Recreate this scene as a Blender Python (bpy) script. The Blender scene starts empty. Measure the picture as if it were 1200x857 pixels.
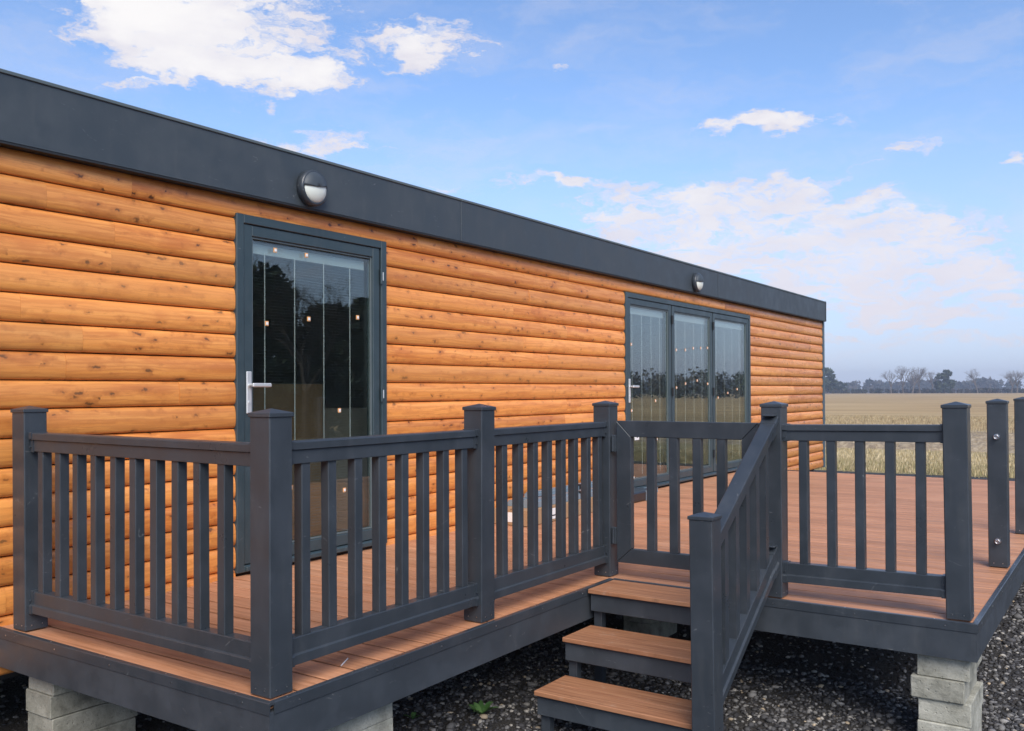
import bpy, bmesh, math, random
import numpy as np
from mathutils import Vector, Matrix
R = math.radians
random.seed(7); rng = np.random.default_rng(7)
S = bpy.context.scene
COL = S.collection

# ------------------------------------------------------------------ camera
# place axes: +X runs along the cabin wall (away), -Y runs out from the wall over the deck, z = 0 is the deck surface
cd = bpy.data.cameras.new('camera'); cam = bpy.data.objects.new('camera', cd); COL.objects.link(cam)
S.camera = cam
CAM = Vector((-2.2175, -4.5088, 1.117))
yaw, pitch, roll = R(34.22), R(0.51), R(-0.245)
F = Vector((math.cos(yaw)*math.cos(pitch), math.sin(yaw)*math.cos(pitch), math.sin(pitch)))
Rt = Vector((math.sin(yaw), -math.cos(yaw), 0)); Up = Rt.cross(F)
R2 = Rt*math.cos(roll) + Up*math.sin(roll); U2 = -Rt*math.sin(roll) + Up*math.cos(roll)
m = Matrix((( R2.x, U2.x, -F.x, CAM.x), (R2.y, U2.y, -F.y, CAM.y), (R2.z, U2.z, -F.z, CAM.z), (0,0,0,1)))
cam.matrix_world = m
cd.sensor_width = 36; cd.lens = 36*1069.86/1200; cd.shift_y = (448.99-428.5)/1200
cd.clip_start = .05; cd.clip_end = 8000

# ------------------------------------------------------------------ light
SUN_EL, SUN_AZ = R(42), R(-137)            # azimuth of the sun measured from +X towards +Y
SKY_STRENGTH, SUN_STRENGTH = .135, 2.7
S.view_settings.view_transform = 'Standard'; S.view_settings.look = 'None'; S.view_settings.gamma = 1
S.view_settings.exposure = 0.52
sd = bpy.data.lights.new('sun', 'SUN'); sun = bpy.data.objects.new('sun', sd); COL.objects.link(sun)
sd.energy = SUN_STRENGTH; sd.angle = R(40); sd.color = (1, .93, .84)
sdir = Vector((math.cos(SUN_EL)*math.cos(SUN_AZ), math.cos(SUN_EL)*math.sin(SUN_AZ), math.sin(SUN_EL)))
sun.rotation_euler = sdir.to_track_quat('Z', 'Y').to_euler(); sun.location = (0, 0, 30)

# ------------------------------------------------------------------ node helper
class NT:
    def __init__(s, tree): s.t = tree; s.n = tree.nodes; s.l = tree.links
    def add(s, typ, **kw):
        n = s.n.new(typ)
        for k, v in kw.items():
            if k == 'inp':
                for a, b in v.items():
                    if isinstance(b, bpy.types.NodeSocket): s.l.new(b, n.inputs[a])
                    else: n.inputs[a].default_value = b
            else: setattr(n, k, v)
        return n
    def math(s, op, a, b=0., c=None, clamp=False):
        i = {0: a, 1: b}
        if c is not None: i[2] = c
        return s.add('ShaderNodeMath', operation=op, use_clamp=clamp, inp=i).outputs[0]
    def vm(s, op, a, b=(0,0,0)):
        n = s.add('ShaderNodeVectorMath', operation=op, inp={0: a, 1: b}); return n.outputs[1 if op in ('LENGTH','DISTANCE','DOT_PRODUCT') else 0]
    def ramp(s, f, stops, interp='LINEAR'):
        n = s.add('ShaderNodeValToRGB', inp={0: f}); e = n.color_ramp; e.interpolation = interp
        while len(e.elements) < len(stops): e.elements.new(.5)
        for el, (p, c) in zip(e.elements, stops):
            el.position = p; el.color = (*c, 1) if len(c) == 3 else c
        return n.outputs[0]
    def mix(s, f, a, b, blend='MIX'):
        n = s.add('ShaderNodeMix', data_type='RGBA', blend_type=blend)
        for k, v in ((0, f), (6, a), (7, b)):
            if isinstance(v, bpy.types.NodeSocket): s.l.new(v, n.inputs[k])
            else: n.inputs[k].default_value = (*v, 1) if isinstance(v, tuple) and len(v) == 3 else v
        return n.outputs[2]
    def noise(s, vec, scale, detail=3., rough=.5, dist=0., out=0):
        return s.add('ShaderNodeTexNoise', inp={'Vector': vec, 'Scale': scale, 'Detail': detail, 'Roughness': rough, 'Distortion': dist}).outputs[out]
    def maprange(s, v, a, b, c=0., d=1., smooth=True):
        n = s.add('ShaderNodeMapRange', interpolation_type='SMOOTHSTEP' if smooth else 'LINEAR', inp={0: v, 1: a, 2: b, 3: c, 4: d}); return n.outputs[0]
    def scale(s, v, xyz): return s.vm('MULTIPLY', v, xyz)

# ------------------------------------------------------------------ world: daylight sky and broken cloud
W = bpy.data.worlds.new('World'); S.world = W; W.use_nodes = True
N = NT(W.node_tree); N.n.clear()
sky = N.add('ShaderNodeTexSky', sky_type='NISHITA', sun_disc=False, sun_elevation=SUN_EL, sun_rotation=math.pi/2-SUN_AZ, air_density=1.0, dust_density=.6, ozone_density=2.5)
D = N.vm('NORMALIZE', N.add('ShaderNodeTexCoord').outputs['Generated'])
sep = N.add('ShaderNodeSeparateXYZ', inp={0: D})
az = N.math('ARCTAN2', sep.outputs[1], sep.outputs[0]); el = N.math('ARCSINE', sep.outputs[2])
elp = N.math('MAXIMUM', N.math('ADD', el, .07), .03)
k = N.math('DIVIDE', 1., elp)
plane = N.add('ShaderNodeCombineXYZ', inp={0: N.math('MULTIPLY', N.math('COSINE', az), k), 1: N.math('MULTIPLY', N.math('SINE', az), k), 2: 0.}).outputs[0]
ang = N.add('ShaderNodeCombineXYZ', inp={0: az, 1: el, 2: 0.}).outputs[0]
angs = N.scale(ang, (1, 2.1, 1))
w1 = N.noise(angs, 9., 5., .6, out=1); w2 = N.noise(angs, 34., 4., .65, out=1)
warp = N.vm('ADD', N.scale(N.vm('SUBTRACT', w1, (.5,.5,.5)), (.16,.07,0)), N.scale(N.vm('SUBTRACT', w2, (.5,.5,.5)), (.045,.02,0)))
aw = N.vm('ADD', ang, warp)
# each bank of cloud: azimuth, elevation, half width, half height (degrees), thickness
banks = [(51.5,21.6,6.6,2.9,1.05),(57.5,21.5,3.5,1.6,.8),(47.0,18.2,2.6,.9,.8),(53,18.6,4,1.0,.7),(39.6,20.7,2.3,1.25,.95),(46.8,15.1,5.0,.65,.8),(56.5,17.4,2.6,.35,.6),
         (39.3,12.5,1.8,.35,.6),(42.6,13.4,1.4,.4,.6),(31.2,12.9,3.8,.5,.8),(20.8,15.9,2.2,.6,.75),(16.6,15.9,2.8,.55,.8),(18.2,15.2,1.2,.4,.6),(31.2,19.4,.8,.35,.6),
         (26.5,11.2,4.2,.95,.9),(21.5,11.0,4.0,1.4,1.0),(16.4,11.6,2.6,1.3,1.1),(19.5,9.4,8.5,1.1,1.0),(12.8,10.6,2.6,.7,.95),(12.4,8.9,6.2,.9,.95),(20,7.5,5.6,.8,.85),
         (15.0,7.2,5.6,.9,.9),(8.8,7.1,3.4,.7,.95),(13.4,5.7,5.4,.75,.95),(7.2,5.9,3.2,.5,.85),(12.0,4.5,5,.45,.75),(9.3,3.8,4.4,.42,1.0),(14,2.9,4.6,.35,.65),(5.8,2.6,4,.35,.7),
         (5.0,12.4,.9,.5,.9),(11.2,13.6,1.5,.4,.65),(9.0,14.0,1.2,.4,.55),(4.,4.9,2,.4,.6),
         (-9,9,6,.9,.8),(-24,14,8,1.6,.8),(-40,8,10,1,.7),(72,12,6,1.2,.8),(-70,18,12,2.4,.8),(95,20,12,3,.8),(130,10,14,1.5,.7),(-115,14,12,2.5,.7),(170,17,15,3,.8)]
acc = None
for a, e, sa, se, th in banks:
    v = N.vm('SUBTRACT', aw, (R(a), R(e), 0))
    v = N.scale(v, (1/R(sa), 1/R(se), 1))
    dd = N.vm('DOT_PRODUCT', v, v)
    g = N.math('MULTIPLY', N.math('EXPONENT', N.math('MULTIPLY', dd, -.75)), th)
    acc = g if acc is None else N.math('ADD', acc, g)
low = N.maprange(el, R(14), R(18), .84, 1.6)
acc = N.math('MINIMUM', acc, low)
fine = N.noise(N.scale(aw, (1, 2.6, 1)), 24., 7., .64)
fine2 = N.noise(N.scale(ang, (1, 2.0, 1)), 70., 5., .6)
dens = N.math('ADD', acc, N.math('MULTIPLY', N.math('SUBTRACT', fine, .5), 2.4))
dens = N.math('ADD', dens, N.math('MULTIPLY', N.math('SUBTRACT', fine2, .5), .35))
dens = N.math('MULTIPLY', N.maprange(dens, .36, .98, 0., .95), N.maprange(el, R(4), R(16), .88, 1.))
high = N.maprange(N.noise(plane, .8, 6., .6), .52, .72, 0., .75)
high = N.math('MULTIPLY', high, N.maprange(el, R(25), R(38)))
veil = N.math('MULTIPLY', N.maprange(N.noise(N.scale(aw, (1, 3.5, 1)), 5., 6., .62), .42, .75), .30)
dens = N.math('MAXIMUM', N.math('MAXIMUM', dens, high), veil)
haze_h = N.maprange(el, R(-1), R(19), .72, 0.)
top = N.noise(N.scale(ang, (1, 2.4, 1)), 14., 5., .6)
ccol = N.mix(N.maprange(N.math('ADD', acc, N.math('SUBTRACT', top, .5)), .4, 1.5), (.76,.73,.80), (.99,.96,.94))
ccol = N.mix(N.maprange(el, R(3), R(13)), N.mix(.6, ccol, (.86,.77,.82)), ccol)
skyc = N.mix(1., sky.outputs[0], (.86,.93,1.06), 'MULTIPLY')
bg1 = N.add('ShaderNodeBackground', inp={0: skyc, 1: SKY_STRENGTH})
bgh = N.add('ShaderNodeBackground', inp={0: (.40,.465,.68,1), 1: 1.})
m0 = N.add('ShaderNodeMixShader', inp={0: haze_h, 1: bg1.outputs[0], 2: bgh.outputs[0]})
bg2 = N.add('ShaderNodeBackground', inp={0: ccol, 1: .73})
mx = N.add('ShaderNodeMixShader', inp={0: dens, 1: m0.outputs[0], 2: bg2.outputs[0]})
N.add('ShaderNodeOutputWorld', inp={0: mx.outputs[0]})
W.cycles.sampling_method = 'MANUAL'; W.cycles.sample_map_resolution = 512

# ------------------------------------------------------------------ materials
def mat(name, fn):
    mt = bpy.data.materials.new(name); mt.use_nodes = True
    n = NT(mt.node_tree); b = n.n['Principled BSDF']; fn(n, b); return mt
def setc(n, b, **kw):
    for k, v in kw.items():
        k = {'color':'Base Color','rough':'Roughness','metal':'Metallic','spec':'Specular IOR Level','normal':'Normal'}[k]
        if isinstance(v, bpy.types.NodeSocket): n.l.new(v, b.inputs[k])
        else: b.inputs[k].default_value = (*v, 1) if isinstance(v, tuple) and len(v) == 3 else v
def bump(n, h, strength, dist): return n.add('ShaderNodeBump', inp={'Height': h, 'Strength': strength, 'Distance': dist}).outputs[0]
def objco(n, rnd=True):
    co = n.add('ShaderNodeTexCoord').outputs['Object']
    if rnd:
        r = n.add('ShaderNodeObjectInfo').outputs['Random']
        return n.vm('ADD', co, n.scale(n.add('ShaderNodeCombineXYZ', inp={0: r, 1: r, 2: r}).outputs[0], (37., 91., 53.))), r
    return co, None
def f_pvc(c1, c2, rough=.33):
    def f(n, b):
        co = n.add('ShaderNodeNewGeometry').outputs['Position']
        g = n.noise(co, 260., 3., .7); d = n.noise(co, 5., 5., .65)
        c = n.mix(n.maprange(d, .35, .75), c1, c2)
        c = n.mix(n.math('MULTIPLY', n.maprange(g, .62, .8), .12), c, (.25,.25,.25))
        sc = n.noise(n.scale(n.vm('ADD', co, n.scale(n.noise(co, 3., 2., .5, out=1), (.4,.4,.4))), (7., 7., 90.)), 1., 2., .5)
        sp = n.noise(n.scale(co, (60, 60, 60)), 1., 2., .5)
        c = n.mix(n.math('MULTIPLY', n.math('MULTIPLY', n.maprange(sc, .68, .74), n.maprange(sp, .45, .7)), .35), c, (.30,.31,.31))
        du = n.noise(n.scale(co, (14, 14, 2.5)), 1., 4., .7)
        c = n.mix(n.math('MULTIPLY', n.maprange(du, .5, .8), .10), c, (.17,.165,.15))
        setc(n, b, color=c, rough=n.maprange(d, .3, .7, rough-.06, rough+.14), spec=.5, normal=bump(n, g, .25, .0006))
    return f
M_PVC = mat('anthracite_pvc', f_pvc((.033,.041,.050), (.044,.053,.064)))
M_PVCB = mat('anthracite_fascia_board', f_pvc((.035,.043,.052), (.050,.060,.072), .5))
M_FASC = mat('anthracite_cladding_sheet', f_pvc((.042,.054,.064), (.056,.070,.082), .5))
M_TRIMG = mat('grey_green_edge_trim', f_pvc((.085,.11,.115), (.10,.125,.13), .4))
M_FRAME = mat('blue_grey_door_frame', f_pvc((.034,.056,.066), (.042,.066,.077), .36))
M_STEEL = mat('blue_grey_post_trim', f_pvc((.06,.10,.13), (.07,.11,.145), .4))
def f_log(n, b):
    co, r = objco(n)
    ds = n.scale(co, (1.1, 9, 9))
    warp = n.scale(n.vm('SUBTRACT', n.noise(n.scale(co, (2.2, 5, 5)), 1., 3., .5, out=1), (.5,.5,.5)), (.30, .05, .05))
    cw = n.vm('ADD', co, warp)
    fib = n.noise(n.scale(cw, (1.6, 70, 70)), 1., 4., .6)
    rings = n.noise(n.scale(cw, (.9, 16, 22)), 1., 4., .55)
    base = n.ramp(rings, [(.28, (.44,.145,.03)), (.42, (.64,.255,.062)), (.62, (.73,.33,.09)), (.78, (.78,.39,.125))])
    base = n.mix(n.math('MULTIPLY', n.maprange(fib, .42, .62), .60), base, (.44,.145,.03))
    blot = n.noise(n.scale(co, (3.0, 9, 9)), 1., 4., .6)
    base = n.mix(n.math('MULTIPLY', n.maprange(blot, .50, .70), .60), base, (.43,.125,.026))
    # knots: sparse oval cells
    kco = n.vm('ADD', n.scale(co, (9.5, 21, 21)), n.scale(n.vm('SUBTRACT', n.noise(co, 30., 2., .5, out=1), (.5,.5,.5)), (.8,.8,.8)))
    vo = n.add('ShaderNodeTexVoronoi', inp={'Vector': kco, 'Scale': 1., 'Randomness': 1.})
    cell = n.add('ShaderNodeSeparateColor', inp={0: vo.outputs['Color']})
    on = n.math('GREATER_THAN', cell.outputs[0], .40)
    rad = n.math('MULTIPLY_ADD', cell.outputs[1], .17, .07)
    k0 = n.maprange(n.math('DIVIDE', vo.outputs['Distance'], rad), .55, 1.15, 1., 0.)
    k1 = n.maprange(n.math('DIVIDE', vo.outputs['Distance'], rad), .8, 3.2, 1., 0.)
    k0 = n.math('MULTIPLY', k0, on); k1 = n.math('MULTIPLY', k1, on)
    base = n.mix(n.math('MULTIPLY', k1, .6), base, (.34,.10,.020))
    base = n.mix(n.math('MULTIPLY', k0, .97), base, (.065,.022,.010))
    base = n.mix(n.math('MULTIPLY', n.maprange(n.noise(n.scale(co, (14, 30, 30)), 1., 5., .7), .56, .72), .35), base, (.27,.085,.02))
    base = n.mix(n.math('MULTIPLY', r, .35), base, (.78,.40,.13))
    tone = n.math('MULTIPLY_ADD', n.math('FRACT', n.math('MULTIPLY', r, 7.3)), .26, .82)
    base = n.mix(1., base, n.add('ShaderNodeCombineColor', inp={0: tone, 1: tone, 2: tone}).outputs[0], 'MULTIPLY')
    base = n.mix(1., base, (1.20, 1.07, .92), 'MULTIPLY')
    h = n.math('ADD', n.math('MULTIPLY', fib, .9), n.math('MULTIPLY', k0, -.4))
    setc(n, b, color=base, rough=n.maprange(fib, .3, .7, .27, .46), spec=.55, normal=bump(n, h, .35, .0015))
M_LOG = mat('stained_pine_log_board', f_log)
M_LOGGAP = mat('dark_wood_backing', lambda n, b: setc(n, b, color=(.06,.025,.012), rough=.8))
def f_deck(n, b):
    co, r = objco(n)
    st = n.noise(n.scale(co, (55, 2.2, 10)), 1., 5., .62)
    st2 = n.noise(n.scale(co, (190, 9, 10)), 1., 3., .6)
    cl = n.noise(n.add('ShaderNodeNewGeometry').outputs['Position'], 2.2, 5., .6)
    c = n.ramp(st, [(.3, (.33,.145,.068)), (.5, (.50,.235,.122)), (.7, (.60,.30,.165))])
    c = n.mix(n.math('MULTIPLY', n.maprange(st2, .45, .75), .3), c, (.32,.135,.06))
    c = n.mix(n.math('MULTIPLY', n.maprange(cl, .5, .75), .3), c, (.60,.36,.22))
    t = n.math('MULTIPLY_ADD', r, .26, .86)
    c = n.mix(1., c, n.add('ShaderNodeCombineColor', inp={0: t, 1: t, 2: t}).outputs[0], 'MULTIPLY')
    reed = n.add('ShaderNodeTexWave', wave_type='BANDS', bands_direction='X', inp={'Vector': n.add('ShaderNodeTexCoord').outputs['Object'], 'Scale': 26., 'Distortion': 0.}).outputs[1]
    setc(n, b, color=c, rough=.62, spec=.4, normal=bump(n, n.math('ADD', n.math('MULTIPLY', reed, .5), st2), .35, .0015))
M_DECK = mat('brown_composite_board', f_deck)
def f_tread(n, b):
    co, r = objco(n)
    st = n.noise(n.scale(co, (60, 2.0, 10)), 1., 5., .62); cl = n.noise(co, 9., 6., .7)
    c = n.ramp(st, [(.3, (.25,.105,.05)), (.52, (.39,.178,.088)), (.72, (.50,.25,.13))])
    c = n.mix(n.math('MULTIPLY', n.maprange(cl, .56, .78), .5), c, (.50,.38,.29))
    c = n.mix(n.math('MULTIPLY', n.maprange(cl, .44, .30), .4), c, (.16,.085,.05))
    setc(n, b, color=c, rough=.6, spec=.4, normal=bump(n, n.math('ADD', st, cl), .3, .0015))
M_TREAD = mat('worn_brown_tread', f_tread)
def f_conc(n, b):
    co, r = objco(n)
    a = n.noise(co, 7., 6., .65); g = n.noise(co, 90., 4., .7); pits = n.add('ShaderNodeTexVoronoi', inp={'Vector': co, 'Scale': 45.}).outputs['Distance']
    c = n.ramp(a, [(.32, (.20,.195,.155)), (.48, (.38,.37,.30)), (.66, (.52,.505,.42))])
    c = n.mix(n.math('MULTIPLY', n.maprange(g, .5, .72), .5), c, (.16,.155,.13))
    t = n.math('MULTIPLY_ADD', r, .4, .7)
    c = n.mix(1., c, n.add('ShaderNodeCombineColor', inp={0: t, 1: t, 2: t}).outputs[0], 'MULTIPLY')
    setc(n, b, color=c, rough=.95, normal=bump(n, n.math('ADD', n.maprange(pits, 0, .25), g), .8, .004))
M_CONC = mat('aerated_concrete_block', f_conc)
def f_joist(n, b):
    co, r = objco(n); a = n.noise(n.scale(co, (8, 8, 8)), 1., 4., .6)
    setc(n, b, color=n.mix(a, (.03,.03,.03), (.07,.065,.06)), rough=.9)
M_JOIST = mat('dark_subframe_timber', f_joist)
def simple(name, c, rough=.5, metal=0., spec=.5): return mat(name, lambda n, b: setc(n, b, color=c, rough=rough, metal=metal, spec=spec))
M_CHROME = simple('brushed_steel', (.62,.63,.64), .28, 1.)
M_WHITEM = simple('pale_bead_trim', (.55,.60,.60), .4)
M_DARK = simple('black_gasket', (.012,.014,.016), .6)
M_LENS = simple('frosted_white_lens', (.74,.78,.70), .35)
M_HANDLE = simple('satin_silver_handle', (.70,.71,.70), .38, .5)
M_CORK = simple('orange_cork_pad', (.75,.36,.13), .8)
M_LABEL = simple('white_sticker', (.8,.8,.78), .6)
M_INK = simple('sticker_print', (.03,.03,.03), .6)
M_CORD = simple('white_blind_cord', (.62,.64,.64), .6)
M_BLIND = simple('grey_blind_slat', (.13,.15,.16), .45)
M_KRAFT = mat('kraft_cardboard', lambda n, b: setc(n, b, color=n.mix(n.noise(objco(n)[0], 12., 4., .6), (.30,.18,.09), (.42,.27,.15)), rough=.85))
M_PACK = mat('pale_blue_plastic', lambda n, b: setc(n, b, color=n.mix(n.noise(objco(n)[0], 14., 3., .6), (.15,.20,.24), (.24,.30,.34)), rough=.35))
M_BLACKP = simple('black_plastic_wrap', (.02,.021,.023), .3)
M_WALLIN = simple('pale_interior_paint', (.42,.40,.37), .8)
M_FLOORIN = simple('interior_floor', (.20,.15,.11), .5)
def f_glass(n, b):
    n.n.remove(b); out = n.n['Material Output']
    ge = n.add('ShaderNodeNewGeometry'); c = n.math('ABSOLUTE', n.vm('DOT_PRODUCT', ge.outputs['Normal'], ge.outputs['Incoming']))
    fr = n.math('POWER', n.math('SUBTRACT', 1., c, clamp=True), 3.5)
    gl = n.add('ShaderNodeBsdfGlossy', inp={'Color': (.92,.97,.95,1), 'Roughness': .004})
    tr = n.add('ShaderNodeBsdfTransparent', inp={'Color': (.86,.90,.88,1)})
    n.l.new(n.add('ShaderNodeMixShader', inp={0: n.math('MULTIPLY_ADD', fr, .90, .10, clamp=True), 1: tr.outputs[0], 2: gl.outputs[0]}).outputs[0], out.inputs[0])
M_GLASS = mat('double_glazed_pane', f_glass)
def f_gravelbed(n, b):
    co = n.add('ShaderNodeNewGeometry').outputs['Position']
    v = n.add('ShaderNodeTexVoronoi', inp={'Vector': co, 'Scale': 55.}); a = n.noise(co, 1.2, 4., .6); g = n.noise(co, 120., 4., .7)
    c = n.mix(n.maprange(g, .4, .7), (.030,.027,.024), (.105,.095,.083))
    c = n.mix(n.math('MULTIPLY', n.maprange(a, .5, .7), .4), c, (.075,.062,.05))
    setc(n, b, color=c, rough=.95, normal=bump(n, n.math('ADD', v.outputs['Distance'], g), 1., .02))
M_BED = mat('dark_road_planings', f_gravelbed)
def f_attr(rough, spec=.3, bumpy=0.):
    def f(n, b):
        a = n.add('ShaderNodeAttribute', attribute_name='tint').outputs['Color']
        kw = dict(color=a, rough=rough, spec=spec)
        if bumpy: kw['normal'] = bump(n, n.noise(n.add('ShaderNodeNewGeometry').outputs['Position'], 160., 4., .7), bumpy, .003)
        setc(n, b, **kw)
    return f
M_STONE = mat('loose_stone', f_attr(.8, .35, .8))
M_STRAW = mat('dry_straw', f_attr(.9, .1))
M_LEAF = mat('foliage', f_attr(.8, .15))
M_BARK = mat('grey_brown_bark', lambda n, b: setc(n, b, color=n.mix(n.noise(n.add('ShaderNodeNewGeometry').outputs['Position'], 4., 4., .6), (.09,.07,.055), (.16,.13,.10)), rough=.95))
def f_field(n, b):
    co = n.add('ShaderNodeNewGeometry').outputs['Position']
    rot = n.add('ShaderNodeVectorRotate', rotation_type='Z_AXIS', inp={'Vector': co, 'Angle': R(80)}).outputs[0]
    rows = n.noise(n.scale(rot, (.05, 1.2, 1)), 1., 5., .7); big = n.noise(co, .025, 5., .6); mid = n.noise(n.scale(rot, (.04, .3, 1)), 1., 5., .65); fi = n.noise(co, 9., 5., .75)
    c = n.ramp(mid, [(.3, (.27,.175,.085)), (.5, (.45,.31,.155)), (.7, (.60,.445,.24))])
    c = n.mix(n.math('MULTIPLY', n.maprange(rows, .45, .7), .5), c, (.20,.14,.08))
    c = n.mix(n.math('MULTIPLY', n.maprange(fi, .45, .7), .35), c, (.48,.38,.22))
    c = n.mix(n.math('MULTIPLY', n.maprange(big, .5, .7), .4), c, (.27,.21,.11))
    setc(n, b, color=c, rough=.95, spec=.1, normal=bump(n, n.math('ADD', rows, fi), .7, .06))
M_FIELD = mat('cut_stubble', f_field)
def f_verge(n, b):
    co = n.add('ShaderNodeNewGeometry').outputs['Position']; a = n.noise(co, .9, 6., .7); g = n.noise(co, 22., 4., .7)
    c = n.ramp(a, [(.35, (.17,.15,.07)), (.5, (.30,.25,.13)), (.68, (.42,.34,.18))]); c = n.mix(n.math('MULTIPLY', n.maprange(g, .5, .75), .5), c, (.12,.10,.04))
    setc(n, b, color=c, rough=.95, spec=.1, normal=bump(n, g, .8, .05))
M_VERGE = mat('rough_grass_ground', f_verge)
M_EARTH = mat('dry_turned_earth', lambda n, b: setc(n, b, color=n.ramp(n.noise(n.add('ShaderNodeNewGeometry').outputs['Position'], 3.5, 6., .75), [(.35, (.16,.12,.08)), (.52, (.33,.25,.155)), (.66, (.52,.42,.27))]), rough=.95))
M_PLOUGH = mat('bare_ploughed_soil', lambda n, b: setc(n, b, color=n.mix(n.noise(n.add('ShaderNodeNewGeometry').outputs['Position'], .05, 5., .7), (.035,.028,.024), (.08,.062,.05)), rough=.95))

# ------------------------------------------------------------------ mesh and object helpers
class MB:
    def __init__(s): s.v = []; s.f = []; s.sm = []
    def box(s, x0, x1, y0, y1, z0, z1, bev=0.):
        if bev <= 0:
            i = len(s.v); s.v += [(x, y, z) for z in (z0, z1) for y in (y0, y1) for x in (x0, x1)]
            s.f += [tuple(i+k for k in q) for q in ((0,2,3,1),(4,5,7,6),(0,1,5,4),(2,6,7,3),(0,4,6,2),(1,3,7,5))]; s.sm += [0]*6
            return s
        bm = bmesh.new(); bmesh.ops.create_cube(bm, size=1)
        for v in bm.verts: v.co = Vector(((x0+x1)/2+v.co.x*(x1-x0), (y0+y1)/2+v.co.y*(y1-y0), (z0+z1)/2+v.co.z*(z1-z0)))
        bmesh.ops.bevel(bm, geom=bm.edges[:], offset=min(bev, .45*min(x1-x0, y1-y0, z1-z0)), segments=1, affect='EDGES')
        s.bm(bm); return s
    def bm(s, bm):
        bm.verts.index_update(); i = len(s.v); s.v += [tuple(v.co) for v in bm.verts]
        for f in bm.faces: s.f.append(tuple(i+v.index for v in f.verts)); s.sm.append(0)
        bm.free()
    def extrude(s, prof, p0, p1, side, smooth=0, caps=True):
        """prof: list of (side offset, z offset); swept from p0 to p1 (ends stay vertical)"""
        p0, p1, side = Vector(p0), Vector(p1), Vector(side); n = len(prof); i = len(s.v)
        for p in (p0, p1):
            for a, z in prof: s.v.append(tuple(p + side*a + Vector((0,0,z))))
        for k in range(n): s.f.append((i+k, i+(k+1)%n, i+n+(k+1)%n, i+n+k)); s.sm.append(smooth)
        if caps: s.f.append(tuple(i+k for k in range(n-1,-1,-1))); s.f.append(tuple(i+n+k for k in range(n))); s.sm += [0,0]
        return s
    def cyl(s, p0, p1, r0, r1=None, n=12, smooth=1, caps=True):
        r1 = r0 if r1 is None else r1; p0, p1 = Vector(p0), Vector(p1); d = (p1-p0).normalized()
        a = d.orthogonal().normalized(); b = d.cross(a); i = len(s.v)
        for p, r in ((p0, r0), (p1, r1)):
            for k in range(n): t = 2*math.pi*k/n; s.v.append(tuple(p + (a*math.cos(t)+b*math.sin(t))*r))
        for k in range(n): s.f.append((i+k, i+(k+1)%n, i+n+(k+1)%n, i+n+k)); s.sm.append(smooth)
        if caps: s.f.append(tuple(i+k for k in range(n-1,-1,-1))); s.f.append(tuple(i+n+k for k in range(n))); s.sm += [0,0]
        return s
    def lathe(s, c, axis, prof, n=28, half=None):
        """prof: (radius, height along axis)"""
        c, d = Vector(c), Vector(axis).normalized(); a = d.orthogonal().normalized(); b = d.cross(a); i = len(s.v); m_ = len(prof)
        for r, h in prof:
            for k in range(n): t = 2*math.pi*k/n; s.v.append(tuple(c + d*h + (a*math.cos(t)+b*math.sin(t))*r))
        for j in range(m_-1):
            for k in range(n): s.f.append((i+j*n+k, i+j*n+(k+1)%n, i+(j+1)*n+(k+1)%n, i+(j+1)*n+k)); s.sm.append(1)
        s.f.append(tuple(i+(m_-1)*n+k for k in range(n))); s.sm.append(1)
        return s
    def mesh(s, name, mt):
        me = bpy.data.meshes.new(name); me.from_pydata(s.v, [], s.f); me.materials.append(mt)
        me.polygons.foreach_set('use_smooth', [bool(x) for x in s.sm])
        bm = bmesh.new(); bm.from_mesh(me); bmesh.ops.recalc_face_normals(bm, faces=bm.faces[:])
        for e in bm.edges: e.smooth = all(f.smooth for f in e.link_faces)
        bm.to_mesh(me); bm.free()
        return me
    def build(s, name, mt, parent=None, loc=None):
        # parts of ABS things are drawn in place coordinates, others relative to their thing; the origin goes to the piece's own middle
        if loc is None: loc = (0,0,0) if parent is None or parent.name in ABS else WLOC[parent.name]
        c = np.array(s.v); c = (c.min(0)+c.max(0))/2; s.v = [(a-c[0], b-c[1], z-c[2]) for a, b, z in s.v]
        o = link(name, s.mesh(name, mt), parent, tuple(Vector(loc)+Vector(c)))
        if parent is not None and parent.name in ABS: ABS.add(o.name)
        return o
WLOC = {}; ABS = set()
def link(name, me, parent=None, loc=None):
    """geometry is written relative to loc (a place in world space, default the parent's place)"""
    o = bpy.data.objects.new(name, me); COL.objects.link(o)
    base = WLOC.get(parent.name, Vector((0,0,0))) if parent else Vector((0,0,0))
    wl = Vector(loc) if loc is not None else base
    if parent: o.parent = parent; o.location = wl - base
    else: o.location = wl
    WLOC[o.name] = wl
    return o
def thing(name, label, cat, loc=(0,0,0), group=None):
    o = bpy.data.objects.new(name, None); COL.objects.link(o); o.location = loc; o.empty_display_size = .2
    WLOC[o.name] = Vector(loc); tag(o, label, cat, group); return o
def tag(o, label=None, cat=None, group=None, kind=None):
    if label: o['label'] = label
    if cat: o['category'] = cat
    if group: o['group'] = group
    if kind: o['kind'] = kind
    return o
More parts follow.
